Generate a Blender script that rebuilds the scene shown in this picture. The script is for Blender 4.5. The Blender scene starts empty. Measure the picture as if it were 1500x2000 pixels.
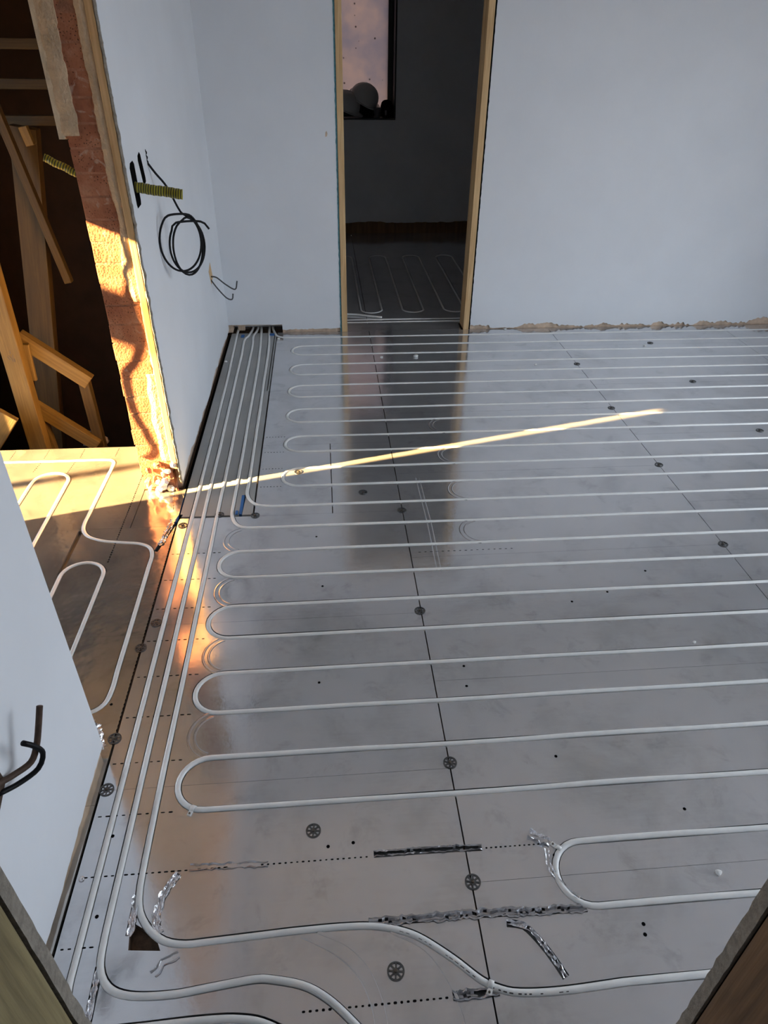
import bpy, bmesh, math, random
from mathutils import Vector, Matrix, noise
random.seed(7)
scene = bpy.context.scene
C = scene.collection
R = math.radians

# ------------------------------------------------------------------ camera
cam_d = bpy.data.cameras.new('camera'); cam = bpy.data.objects.new('camera', cam_d); C.objects.link(cam)
F, PITCH, ROLL, YAW, H = 1336.92, 0.6008776, 0.0144827, 0.0908143, 1.579482
cy, sy, cp, sp = math.cos(YAW), math.sin(YAW), math.cos(PITCH), math.sin(PITCH)
fw = Vector((sy*cp, cy*cp, -sp)); rt = Vector((cy, -sy, 0)); up = rt.cross(fw)
rt2 = rt*math.cos(ROLL) + up*math.sin(ROLL); up2 = up*math.cos(ROLL) - rt*math.sin(ROLL)
cam.matrix_world = Matrix(((rt2.x, up2.x, -fw.x, 0), (rt2.y, up2.y, -fw.y, 0), (rt2.z, up2.z, -fw.z, H), (0, 0, 0, 1)))
cam_d.sensor_fit = 'VERTICAL'; cam_d.sensor_height = 24.0; cam_d.lens = F/2000*24.0
cam_d.clip_start = 0.02; cam_d.clip_end = 200
scene.camera = cam

# ------------------------------------------------------------------ sky, sun, exposure
world = bpy.data.worlds.new('sky'); scene.world = world; world.use_nodes = True
bg = world.node_tree.nodes['Background']
bg.inputs['Color'].default_value = (0.80, 0.89, 1.0, 1)
bg.inputs['Strength'].default_value = 3.8
sun_d = bpy.data.lights.new('sun', 'SUN'); sun = bpy.data.objects.new('sun', sun_d); C.objects.link(sun)
sun_d.energy = 68.0; sun_d.angle = R(0.55); sun_d.color = (1.0, 0.62, 0.24)
SAZ, SEL = R(15.2), R(22.3)
sdir = Vector((math.cos(SAZ)*math.cos(SEL), math.sin(SAZ)*math.cos(SEL), -math.sin(SEL)))
sun.rotation_euler = sdir.to_track_quat('-Z', 'Y').to_euler(); sun.location = (-6, 1, 4)
vs = scene.view_settings
vs.view_transform = 'Standard'; vs.look = 'None'; vs.gamma = 1.0; vs.use_curve_mapping = False; vs.exposure = 0.70

def portal(name, loc, rot, sx, sy_):
    d = bpy.data.lights.new(name, 'AREA'); d.shape = 'RECTANGLE'; d.size = sx; d.size_y = sy_
    d.cycles.is_portal = True
    o = bpy.data.objects.new(name, d); o.location = loc; o.rotation_euler = rot; C.objects.link(o)

# ------------------------------------------------------------------ materials
def mat(name):
    m = bpy.data.materials.new(name); m.use_nodes = True
    nt = m.node_tree; return m, nt, nt.nodes['Principled BSDF']
def N(nt, t, **kw):
    n = nt.nodes.new(t)
    for k, v in kw.items():
        if k in n.inputs: n.inputs[k].default_value = v
        else: setattr(n, k, v)
    return n
def coords(nt, scale=(1, 1, 1), kind='Object'):
    tc = N(nt, 'ShaderNodeTexCoord'); mp = N(nt, 'ShaderNodeMapping'); mp.inputs['Scale'].default_value = scale
    nt.links.new(tc.outputs[kind], mp.inputs['Vector']); return mp.outputs['Vector']
def nz(nt, vec, scale, detail=4, rough=.55, dist=0.0):
    n = N(nt, 'ShaderNodeTexNoise', Scale=scale, Detail=detail, Roughness=rough, Distortion=dist)
    nt.links.new(vec, n.inputs['Vector']); return n.outputs['Fac']
def ramp(nt, fac, stops):
    r = N(nt, 'ShaderNodeValToRGB'); e = r.color_ramp.elements
    while len(e) < len(stops): e.new(.5)
    for q, (pos, col) in zip(e, stops): q.position = pos; q.color = (*col, 1) if len(col) == 3 else col
    nt.links.new(fac, r.inputs['Fac']); return r.outputs['Color']
def g(v): return (v, v, v)
def bump(nt, b, height, strength, dist=.01, prev=None):
    n = N(nt, 'ShaderNodeBump', Strength=strength, Distance=dist); nt.links.new(height, n.inputs['Height'])
    if prev: nt.links.new(prev, n.inputs['Normal'])
    nt.links.new(n.outputs['Normal'], b.inputs['Normal']); return n.outputs['Normal']

def simple(name, col, rough=.6, metal=0., var=.12, scale=8., bs=0., bscale=60., spec=.5):
    m, nt, b = mat(name); v = coords(nt)
    f = nz(nt, v, scale)
    lo = tuple(c*(1-var) for c in col); hi = tuple(min(1, c*(1+var)) for c in col)
    nt.links.new(ramp(nt, f, [(.3, lo), (.7, hi)]), b.inputs['Base Color'])
    b.inputs['Roughness'].default_value = rough; b.inputs['Metallic'].default_value = metal
    b.inputs['Specular IOR Level'].default_value = spec
    if bs: bump(nt, b, nz(nt, v, bscale), bs)
    return m
def wood(name, c0, c1, axis, rough=.65, knots=True):
    m, nt, b = mat(name)
    s = [14., 14., 14.]; s['XYZ'.index(axis)] = 1.1
    v = coords(nt, tuple(s)); f = nz(nt, v, 2.2, 6, .6, .6)
    s2 = [60., 60., 60.]; s2['XYZ'.index(axis)] = 2.0
    f2 = nz(nt, coords(nt, tuple(s2)), 2.5, 3)
    mx = N(nt, 'ShaderNodeMath', operation='MULTIPLY_ADD'); mx.inputs[1].default_value = .35; nt.links.new(f2, mx.inputs[0]); 
    m2 = N(nt, 'ShaderNodeMath', operation='MULTIPLY'); m2.inputs[1].default_value = .7; nt.links.new(f, m2.inputs[0]); nt.links.new(m2.outputs[0], mx.inputs[2])
    nt.links.new(ramp(nt, mx.outputs[0], [(.36, c0), (.66, c1)]), b.inputs['Base Color'])
    b.inputs['Roughness'].default_value = rough
    bump(nt, b, f2, .25, .004); return m
def foil_mat(name, base=(.72, .72, .735), metal=.77, r0=.07, r1=.20, wr=.07):
    m, nt, b = mat(name); v = coords(nt)
    f = nz(nt, v, 3.4, 9, .66, .3); fs = nz(nt, coords(nt, (3, 40, 1)), 3, 3); fd = nz(nt, v, 55, 2)
    a = N(nt, 'ShaderNodeMath', operation='MULTIPLY_ADD'); a.inputs[1].default_value = .10
    nt.links.new(fs, a.inputs[0]); h = N(nt, 'ShaderNodeMath', operation='MULTIPLY'); h.inputs[1].default_value = .9
    nt.links.new(f, h.inputs[0]); nt.links.new(h.outputs[0], a.inputs[2])
    lo = tuple(c*.80 for c in base); hi = tuple(min(1, c*1.06) for c in base)
    sm = ramp(nt, nz(nt, v, 8.5, 6, .7, .4), [(.56, g(1.)), (.70, g(.80))])
    mc = N(nt, 'ShaderNodeMix', data_type='RGBA', blend_type='MULTIPLY'); mc.inputs[0].default_value = 1.
    nt.links.new(ramp(nt, a.outputs[0], [(.33, lo), (.5, base), (.68, hi)]), mc.inputs[6]); nt.links.new(sm, mc.inputs[7])
    nt.links.new(mc.outputs[2], b.inputs['Base Color'])
    sv = coords(nt, (4, 150, 1)); sv.node.inputs['Rotation'].default_value = (0, 0, .9)
    sc1 = ramp(nt, nz(nt, sv, 1.6, 2, .5, 1.2), [(.70, g(0.)), (.75, g(.07))])
    ad_ = N(nt, 'ShaderNodeMix', data_type='RGBA', blend_type='ADD'); ad_.inputs[0].default_value = 1.
    nt.links.new(ramp(nt, a.outputs[0], [(.3, g(r0)), (.72, g(r1))]), ad_.inputs[6]); nt.links.new(sc1, ad_.inputs[7])
    nt.links.new(ad_.outputs[2], b.inputs['Roughness'])
    b.inputs['Metallic'].default_value = metal
    n1 = bump(nt, b, nz(nt, v, 7, 3), wr, .004)
    bump(nt, b, fd, .05, .002, n1); return m

M = {}
M['plaster'] = simple('white_plaster', (.72, .74, .77), .62, var=.03, scale=3, bs=.06, bscale=25)
M['plaster_dim'] = simple('bare_grey_plaster', (.66, .67, .68), .75, var=.06, scale=3)
M['ceiling'] = simple('ceiling_board', (.58, .575, .57), .8, var=.03)
M['foil'] = foil_mat('aluminium_foil_board')
M['foil_left'] = foil_mat('warm_tinted_foil', (.66, .63, .58), .82, .08, .24, .9)  # same foil, with warm sunlit reflections mixed into its colour
M['foil_bright'] = simple('crumpled_foil', (.82, .82, .84), .16, 1.0, .08, 30, .5, 90)
M['grey_board'] = simple('grey_backer_board', (.36, .36, .35), .5, var=.10, scale=5, bs=.1)
M['pipe'] = simple('white_plastic_pipe', (.84, .84, .82), .38, var=.05, scale=20)
M['clip'] = simple('white_plastic_clip', (.78, .78, .76), .4, var=.03)
M['groove'] = simple('shaded_groove', (.16, .16, .16), .45, .3, var=.2)  # foil groove walls coloured darker for the shade inside them
M['dark'] = simple('gap_shade', (.006, .006, .006), .95, var=.2, spec=.0)  # flat black painting the shade inside gaps, slots and holes
M['chipboard'] = simple('brown_chipboard', (.105, .062, .036), .85, var=.35, scale=90)
M['steel'] = simple('dull_galvanised_steel', (.13, .13, .13), .42, .85, .25, 60)
M['screw'] = simple('screw_steel', (.12, .10, .08), .5, .8, .3, 200)
M['wood_x'] = wood('sawn_pine_x', (.36, .20, .075), (.56, .36, .16), 'X')
M['wood_y'] = wood('sawn_pine_y', (.36, .20, .075), (.56, .36, .16), 'Y')
M['wood_z'] = wood('sawn_pine_z', (.48, .285, .12), (.72, .50, .26), 'Z')
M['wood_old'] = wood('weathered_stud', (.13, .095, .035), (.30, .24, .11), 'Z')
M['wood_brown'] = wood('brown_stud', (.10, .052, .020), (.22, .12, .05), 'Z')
M['wood_dark'] = wood('shaded_timber', (.022, .014, .004), (.055, .036, .011), 'Z')  # stairwell timber coloured darker still, for members deeper in shade
M['wood_stair'] = wood('shaded_stair_pine', (.072, .046, .013), (.15, .105, .034), 'Z')  # pine darkened in colour to carry the stairwell shade
M['foil_torn'] = simple('dulled_torn_foil', (.50, .50, .52), .28, .9, .15, 30, .3, 60)
M['sole'] = simple('dusty_sole_plate', (.62, .47, .35), .85, var=.30, scale=14, bs=.3)
M['board_edge'] = simple('plasterboard_edge', (.25, .22, .18), .9, var=.25, scale=70, bs=.4, bscale=160)
M['void'] = simple('void_shade', (.020, .011, .006), .95, var=.3)  # near-black colour stands in for shade in the unlit stairwell
M['render'] = simple('rough_cement_plaster', (.60, .46, .31), .9, var=.2, scale=18, bs=.7, bscale=90)
M['pale_board'] = simple('pale_plasterboard', (.72, .62, .46), .9, var=.15, scale=30, bs=.5, bscale=120)
M['mortar'] = simple('brick_mortar', (.43, .20, .12), .95, var=.3, scale=22, bs=.7, bscale=120)
M['black'] = simple('black_cable', (.006, .006, .007), .5, var=.1, spec=.15)
M['brown_cable'] = simple('brown_cable', (.065, .040, .028), .6, var=.3, scale=60, spec=.2)
M['grey_cable'] = simple('grey_cable', (.06, .06, .06), .5, var=.2)
M['blue'] = simple('blue_foam', (.03, .13, .36), .7, var=.2)
M['teal'] = simple('teal_board_edge', (.10, .26, .30), .85, var=.3, scale=60)
M['hat'] = simple('white_helmet_plastic', (.52, .52, .50), .35, var=.04)
M['black_cloth'] = simple('black_cloth', (.006, .006, .006), .95, var=.3, spec=.05)
M['cup'] = simple('grey_tub', (.10, .10, .12), .5, var=.1)
M['frame'] = simple('black_window_frame', (.012, .013, .013), .5, var=.1)
M['bag'] = simple('pale_plastic_bag', (.30, .31, .40), .4, var=.2, scale=30)
M['chip'] = simple('plaster_chip', (.80, .80, .78), .8, var=.05)
M['ink'] = simple('printed_ink', (.07, .07, .07), .6, var=.1)

def brick_mat():
    m, nt, b = mat('red_brick'); v = coords(nt)
    f = nz(nt, v, 14, 5); hs = N(nt, 'ShaderNodeTexVoronoi', Scale=130.); nt.links.new(v, hs.inputs['Vector'])
    col = ramp(nt, f, [(.3, (.30, .105, .055)), (.55, (.42, .17, .09)), (.75, (.50, .27, .17))])
    pit = nz(nt, v, 9, 2); th = N(nt, 'ShaderNodeMath', operation='MULTIPLY'); 
    d = ramp(nt, hs.outputs['Distance'], [(.16, g(.18)), (.28, g(1.))])
    pm = ramp(nt, pit, [(.46, g(0.)), (.56, g(1.))])
    mx = N(nt, 'ShaderNodeMix', data_type='RGBA', blend_type='MULTIPLY'); nt.links.new(pm, mx.inputs[0])
    nt.links.new(col, mx.inputs[6]); nt.links.new(d, mx.inputs[7])
    sm = N(nt, 'ShaderNodeMix', data_type='RGBA'); nt.links.new(ramp(nt, nz(nt, v, 16, 5, .6, .8), [(.60, g(0.)), (.68, g(.7))]), sm.inputs[0])
    nt.links.new(mx.outputs[2], sm.inputs[6]); sm.inputs[7].default_value = (.56, .42, .33, 1)
    nt.links.new(sm.outputs[2], b.inputs['Base Color']); b.inputs['Roughness'].default_value = .9
    bump(nt, b, hs.outputs['Distance'], .35, .004); return m
M['brick'] = brick_mat()
def tape_mat():
    m, nt, b = mat('yellow_black_tape'); v = coords(nt)
    w = N(nt, 'ShaderNodeTexWave', Scale=38., Distortion=1.2); w.bands_direction = 'Z'; nt.links.new(v, w.inputs['Vector'])
    nt.links.new(ramp(nt, w.outputs['Fac'], [(.30, (.02, .02, .01)), (.42, (.33, .29, .02))]), b.inputs['Base Color'])
    b.inputs['Roughness'].default_value = .45; return m
M['tape'] = tape_mat()
def pane_mat():
    m = bpy.data.materials.new('frosted_film_pane'); m.use_nodes = True; nt = m.node_tree
    nt.nodes.remove(nt.nodes['Principled BSDF']); out = nt.nodes['Material Output']
    t = N(nt, 'ShaderNodeBsdfTranslucent'); v = coords(nt)
    sp_ = N(nt, 'ShaderNodeTexVoronoi', Scale=11.); nt.links.new(v, sp_.inputs['Vector'])
    c = ramp(nt, nz(nt, v, 5, 4), [(.3, (.215, .190, .200)), (.7, (.30, .235, .21))])
    d = ramp(nt, sp_.outputs['Distance'], [(.075, g(.3)), (.10, g(1.))])
    mx = N(nt, 'ShaderNodeMix', data_type='RGBA', blend_type='MULTIPLY'); mx.inputs[0].default_value = 1.
    nt.links.new(c, mx.inputs[6]); nt.links.new(d, mx.inputs[7]); nt.links.new(mx.outputs[2], t.inputs['Color'])
    nt.links.new(t.outputs[0], out.inputs['Surface']); return m
M['pane'] = pane_mat()

# ------------------------------------------------------------------ builders
def mk(name, verts, faces, m, parent=None, smooth=False):
    me = bpy.data.meshes.new(name); me.from_pydata([tuple(v) for v in verts], [], faces)
    bm = bmesh.new(); bm.from_mesh(me); bmesh.ops.recalc_face_normals(bm, faces=bm.faces); bm.to_mesh(me); bm.free()
    o = bpy.data.objects.new(name, me); C.objects.link(o)
    if m is not None: me.materials.append(m)
    if smooth: me.shade_smooth()
    if parent is not None: o.parent = parent
    return o
BF = [(0, 1, 2, 3), (4, 7, 6, 5), (0, 4, 5, 1), (1, 5, 6, 2), (2, 6, 7, 3), (3, 7, 4, 0)]
def bv(x0, x1, y0, y1, z0, z1):
    return [(x0, y0, z0), (x1, y0, z0), (x1, y1, z0), (x0, y1, z0), (x0, y0, z1), (x1, y0, z1), (x1, y1, z1), (x0, y1, z1)]
def box(name, x0, x1, y0, y1, z0, z1, m, parent=None, bevel=0.):
    o = mk(name, bv(x0, x1, y0, y1, z0, z1), BF, m, parent)
    if bevel:
        bm = bmesh.new(); bm.from_mesh(o.data)
        bmesh.ops.bevel(bm, geom=bm.edges[:], offset=bevel, segments=2, affect='EDGES', profile=.5)
        bm.to_mesh(o.data); bm.free()
    return o
def multi(name, boxes, m, parent=None):
    v, f = [], []
    for b in boxes:
        k = len(v); v += bv(*b); f += [tuple(i+k for i in q) for q in BF]
    return mk(name, v, f, m, parent)
def empty(name, loc):
    o = bpy.data.objects.new(name, None); o.location = loc; o.empty_display_size = .05; C.objects.link(o); return o
def tag(o, label, cat, group=None, kind=None):
    if label: o['label'] = label
    if cat: o['category'] = cat
    if group: o['group'] = group
    if kind: o['kind'] = kind
    return o
def struct(o, label=None):
    o['kind'] = 'structure'
    if label: o['label'] = label
    return o
def adopt(child, parent):          # parent while keeping the world placement
    child.parent = parent; child.matrix_parent_inverse = parent.matrix_world.inverted() if parent.type == 'MESH' else Matrix.Translation(parent.location).inverted()
    return child
def tube(name, pts, r, m, parent=None, seg=12, rend=None):
    pts = [Vector(p) for p in pts]; n = len(pts); verts, faces = [], []
    t0 = (pts[1]-pts[0]).normalized(); a = Vector((0, 0, 1)) if abs(t0.z) < .9 else Vector((1, 0, 0))
    u = t0.cross(a).normalized()
    for i, p in enumerate(pts):
        t = ((pts[min(i+1, n-1)]-p).normalized()+(p-pts[max(i-1, 0)]).normalized()).normalized()
        u = (u-t*u.dot(t)).normalized(); w = t.cross(u)
        rr = r if rend is None else r+(rend-r)*i/(n-1)
        for k in range(seg):
            an = 2*math.pi*k/seg; verts.append(p+(u*math.cos(an)+w*math.sin(an))*rr)
    for i in range(n-1):
        for k in range(seg):
            k2 = (k+1) % seg; faces.append((i*seg+k, i*seg+k2, (i+1)*seg+k2, (i+1)*seg+k))
    faces.append(tuple(range(seg))); faces.append(tuple((n-1)*seg+k for k in range(seg)))
    return mk(name, verts, faces, m, parent, True)
def catmull(P, step=.012):
    P = [Vector(p) for p in P]; P = [P[0]*2-P[1]]+P+[P[-1]*2-P[-2]]; out = []
    for i in range(1, len(P)-2):
        a, b, c, d = P[i-1:i+3]; k = max(2, int((c-b).length/step))
        for j in range(k):
            t = j/k
            out.append(.5*((2*b)+(c-a)*t+(2*a-5*b+4*c-d)*t*t+(3*b-a-3*c+d)*t**3))
    out.append(P[-2]); return out
def arc(cx, cy_, r, a0, a1, n=14):
    return [(cx+r*math.cos(R(a0+(a1-a0)*i/n)), cy_+r*math.sin(R(a0+(a1-a0)*i/n))) for i in range(n+1)]
def line2(p, q, step=.08):
    k = max(1, int(math.dist(p, q)/step)); return [(p[0]+(q[0]-p[0])*i/k, p[1]+(q[1]-p[1])*i/k) for i in range(k)]
def ribbon(path, hw, z0, z1):
    """closed prism along a 2-D path: the shape of a groove"""
    n = len(path); L, Rr = [], []
    for i, p in enumerate(path):
        a = path[max(i-1, 0)]; b = path[min(i+1, n-1)]
        d = Vector((b[0]-a[0], b[1]-a[1])).normalized(); nn = Vector((-d.y, d.x))*hw
        L.append((p[0]+nn.x, p[1]+nn.y)); Rr.append((p[0]-nn.x, p[1]-nn.y))
    v = [];
    for l, r_ in zip(L, Rr): v += [(*l, z0), (*r_, z0), (*r_, z1), (*l, z1)]
    f = []
    for i in range(n-1):
        for k in range(4):
            k2 = (k+1) % 4; f.append((i*4+k, i*4+k2, (i+1)*4+k2, (i+1)*4+k))
    f.append((0, 1, 2, 3)); f.append(tuple((n-1)*4+k for k in range(4)))
    return v, f
def beam(name, p0, p1, w, h, m, parent=None, roll=0., bevel=.003):
    p0, p1 = Vector(p0), Vector(p1); L = (p1-p0).length
    o = box(name, -w/2, w/2, -h/2, h/2, 0, L, m, None, bevel)
    z = (p1-p0).normalized(); y = Vector((0, 1, 0)); y = (y-z*y.dot(z)).normalized(); x = y.cross(z)
    mw = Matrix(((x.x, y.x, z.x, p0.x), (x.y, y.y, z.y, p0.y), (x.z, y.z, z.z, p0.z), (0, 0, 0, 1))) @ Matrix.Rotation(roll, 4, 'Z')
    o.matrix_world = mw
    if parent is not None: adopt(o, parent)
    return o

# ------------------------------------------------------------------ pipe routes (metres, floor plane)
ROW = lambda n: 4.318-.15*n
RX, RAD = 3.30, .075
def wob(path, a=.0016, s=0.):
    return [(x+a*noise.noise((x*2.3, y*2.3, s)), y+a*1.6*noise.noise((x*2.1+9, y*2.1, s+4))) for x, y in path]
def serp(rows, leftx, path):
    """rows run to the right end, back, round the left loop and so on"""
    for k, n in enumerate(rows):
        y = ROW(n)
        if k % 2 == 0:
            if k > 0: path += arc(leftx[n]+RAD, y+RAD, RAD, 90, 270)
            path += line2(path[-1], (RX, y), .06) if k == 0 else line2((leftx[n]+RAD, y), (RX, y), .06)
        else:
            path += arc(RX, y+RAD, RAD, 90, -90)
            nx = leftx.get(n+1)
            if nx is not None: path += line2((RX, y), (nx+RAD, y), .06)
    return path
def cm2(P, step=.012): return [(v.x, v.y) for v in catmull([(x, y, 0) for x, y in P], step)]

lx = {n: -.214 for n in range(2, 14, 2)}; lx.update({n: -.421 for n in range(16, 24, 2)}); lx[24] = .485
A = cm2([(-.352, 4.53), (-.343, 4.46), (-.319, 4.365), (-.275, 4.327), (-.19, 4.318)])
A = serp(list(range(0, 14)), lx, A)
A += line2((RX, ROW(13)), (-.25, ROW(13)), .06)
A += cm2([(-.25, ROW(13)), (-.30, 2.378), (-.336, 2.41), (-.357, 2.47), (-.357, 2.55)])
A += line2((-.357, 2.55), (-.357, 3.8)) + cm2([(-.357, 3.8), (-.362, 4.2), (-.372, 4.45), (-.374, 4.53)], .05)
B = cm2([(-.43, 4.53), (-.424, 4.44), (-.414, 4.2), (-.405, 3.8)], .05) + line2((-.405, 3.8), (-.406, 2.42))
B += cm2([(-.406, 2.42), (-.406, 2.335), (-.397, 2.285), (-.377, 2.243), (-.340, 2.222), (-.26, ROW(14))])
rowsB = list(range(14, 25))
B = serp(rowsB, lx, B)
# rows 14..24: row 24 ends on the right, then the right loop leads to row 25
B += arc(RX, ROW(25)+RAD, RAD, 90, -90) + line2((RX, ROW(25)), (.56, ROW(25)), .06)
B += cm2([(.56, ROW(25)), (.43, .563), (.346, .566), (.306, .575), (.269, .594), (.219, .637), (.160, .680), (.121, .699), (.078, .711), (.034, .717), (-.033, .719), (-.12, .718)])
B += line2((-.12, .718), (-.30, .711), .05) + cm2([(-.30, .711), (-.347, .710), (-.391, .720), (-.428, .747), (-.454, .784), (-.464, .83), (-.466, .90)])
B += line2((-.466, .90), (-.462, 3.8)) + cm2([(-.462, 3.8), (-.463, 4.2), (-.470, 4.36), (-.456, 4.45), (-.450, 4.53)], .03)
P1 = [(-.578, 4.53), (-.577, 4.46)] + line2((-.574, 4.3), (-.563, 3.5)) + line2((-.563, 3.5), (-.566, .70)) + cm2([(-.566, .70), (-.565, .64), (-.550, .592), (-.50, .568), (-.42, .566), (-.30, .569), (-.22, .566), (-.16, .551), (-.08, .505), (-.02, .43), (.01, .33), (.015, .10)])
P2 = cm2([(-.484, 4.53), (-.488, 4.46), (-.502, 4.358), (-.521, 4.285), (-.517, 4.04)]) + line2((-.517, 4.04), (-.518, .80)) + cm2([(-.518, .80), (-.517, .727), (-.511, .677), (-.487, .641), (-.441, .622), (-.360, .617), (-.276, .624), (-.194, .631), (-.155, .627), (-.097, .613), (-.056, .592), (-.016, .560), (.03, .51), (.07, .44), (.085, .33), (.09, .10)])
LA = line2((-1.98, 2.80), (-1.04, 2.797)) + cm2([(-1.04, 2.797), (-.995, 2.790), (-.977, 2.765), (-.976, 2.70)], .006) + line2((-.976, 2.70), (-.978, 2.36)) + \
    cm2([(-.978, 2.36), (-.978, 2.29), (-.968, 2.245), (-.937, 2.203), (-.875, 2.172), (-.80, 2.157), (-.735, 2.145), (-.692, 2.118), (-.674, 2.07), (-.673, 2.00)]) + \
    line2((-.673, 2.0), (-.668, 1.50)) + cm2([(-.668, 1.50), (-.666, 1.43), (-.675, 1.375), (-.71, 1.345), (-.78, 1.335), (-.90, 1.335)])
LB = line2((-1.285, 1.30), (-1.285, 2.60)) + arc(-1.21, 2.615, RAD, 180, 0) + line2((-1.135, 2.60), (-1.125, 1.30))
LC = line2((-.975, 1.30), (-.975, 1.95)) + arc(-.90, 1.965, RAD, 180, 0) + line2((-.825, 1.95), (-.827, 1.30))
# room beyond the doorway
D = []; legs = [-.195+.15*i for i in range(-3, 13)]
y_lo, y_hi = 4.86, 6.285
for i, X in enumerate(legs):
    if i % 2 == 0: D += line2((X, y_hi), (X, y_lo)) + (arc(X+RAD, y_lo, RAD, 180, 360) if i < len(legs)-1 else [(X, y_lo)])
    else: D += line2((X, y_lo), (X, y_hi)) + arc(X+RAD, y_hi, RAD, 180, 0)
D2 = line2((-1.0, 4.645), (2.1, 4.645)); D3 = line2((-1.0, 4.592), (2.1, 4.592))
D4 = cm2([(-.4, 4.76), (0., 4.755), (.20, 4.735), (.28, 4.705), (.34, 4.682), (.39, 4.664)])
PIPES = [A, B, P1, P2, LA, LB, LC, D, D2, D3]
EMPTY = [[(.045, .721), (.265, .722), (.40, .718), (.53, .715)], [(.067, .873), (.18, .873), (.263, .872), (.325, .870)], [(.205, .570), (.30, .571)],
         cm2([(-.383, .862), (-.400, .835), (-.413, .80), (-.416, .765), (-.405, .735)], .012), cm2([(.345, .698), (.38, .690), (.405, .66), (.425, .625), (.443, .585)], .012),
         [(-.978, 2.24), (-.980, 1.97)], [(-.466, .82), (-.466, .735)], [(-.514, .68), (-.512, .58)],
         cm2([(-.61, 2.33), (-.625, 2.26), (-.645, 2.18), (-.665, 2.09)], .02)]
BLUECUT = [(-.3655, 2.46), (-.372, 2.312)]

# ------------------------------------------------------------------ floor
PT = .022
floor = multi('floor', [(-.79, 3.72, -1.2, 4.60, -.12, -PT), (-2.05, -.79, .25, 2.905, -.12, -PT), (-1.2, 2.3, 4.60, 7.25, -.12, -PT)], M['chipboard'])
struct(floor, 'foil faced underfloor heating boards over brown chipboard floor')
cutters = []
def cutter(path, hw=.0090, z0=-.0150, z1=.01):
    v, f = ribbon(path, hw, z0, z1); o = mk('cut', v, f, M['groove']); cutters.append((o, min(p[0] for p in path)-hw, max(p[0] for p in path)+hw, min(p[1] for p in path)-hw, max(p[1] for p in path)+hw)); return o
def dedupe(path):
    out = [path[0]]
    for q in path[1:]:
        if math.dist(q, out[-1]) > 1e-4: out.append(q)
    return out
PIPES = [dedupe(p) for p in PIPES]
for p in PIPES: cutter(p)
for p in EMPTY: cutter(dedupe(p), .0085)
cutter(BLUECUT, .006)
tri = mk('cut', [(-.470, .765, -.03), (-.462, .706, -.03), (-.395, .700, -.03), (-.410, .730, -.03), (-.470, .765, .01), (-.462, .706, .01), (-.395, .700, .01), (-.410, .730, .01)], BF, M['chipboard'])
cutters.append((tri, -.48, -.39, .70, .77))
panels = []
def panel(x0, x1, y0, y1, m, name='floor_panel'):
    e = .0018 if x0 < .3 else .0009
    o = box(name, x0+(.0018 if abs(x0-.285) < .01 else e), x1-e, y0+.0004, y1-.0004, -PT, 0., m, floor); panels.append((o, x0, x1, y0, y1)); return o
def edges(a, *ys): return list(zip(ys[:-1], ys[1:]))
for a, b in edges(0, -.6, .49, 1.09, 1.69, 2.30): panel(-.614, .285, a, b, M['foil'])
panel(-.318, .0, 2.30, 2.885, M['foil']); panel(.0, .285, 2.30, 2.885, M['foil'])
for a, b in edges(0, 2.885, 3.50, 4.10, 4.417): panel(-.318, .285, a, b, M['foil'])
for a, b in edges(0, -.6, .79, 1.39, 1.99, 2.59, 3.19, 3.79, 4.417): panel(.285, 1.497, a, b, M['foil'])
for a, b in edges(0, -.6, .49, 1.09, 1.69, 2.29, 2.89, 3.49, 4.09, 4.417): panel(1.497, 2.70, a, b, M['foil'])
for a, b in edges(0, -.6, .79, 1.39, 1.99, 2.59, 3.19, 3.79, 4.417): panel(2.70, 3.597, a, b, M['foil'])
panel(-.614, -.334, 3.505, 4.415, M['grey_board'], 'backer_board'); panel(-.614, -.322, 2.312, 3.505, M['grey_board'], 'backer_board'); panel(-.332, -.320, 3.505, 4.415, M['grey_board'], 'backer_board')
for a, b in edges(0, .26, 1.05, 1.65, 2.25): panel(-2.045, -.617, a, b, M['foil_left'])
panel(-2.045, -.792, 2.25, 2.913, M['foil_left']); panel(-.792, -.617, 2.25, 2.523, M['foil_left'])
panel(.142, .905, 4.420, 4.540, M['foil'])
for xa, xb in edges(0, -1.195, .285, 1.497, 2.295):
    for a, b in edges(0, 4.544, 5.16, 5.765, 6.555, 7.245): panel(xa, xb, a, b, M['foil'])
dg = None
for o, x0, x1, y0, y1 in panels:
    cs = [c for c in cutters if c[1] < x1 and c[2] > x0 and c[3] < y1 and c[4] > y0]
    for c in cs:
        md = o.modifiers.new('groove', 'BOOLEAN'); md.operation = 'DIFFERENCE'; md.solver = 'EXACT'; md.object = c[0]; md.material_mode = 'TRANSFER'
bpy.context.view_layer.update(); dg = bpy.context.evaluated_depsgraph_get()
new = [(o, bpy.data.meshes.new_from_object(o.evaluated_get(dg))) for o, *_ in panels if o.modifiers]
for o, me in new: o.modifiers.clear(); o.data = me; me.name = o.name
for c in cutters: bpy.data.objects.remove(c[0])

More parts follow.
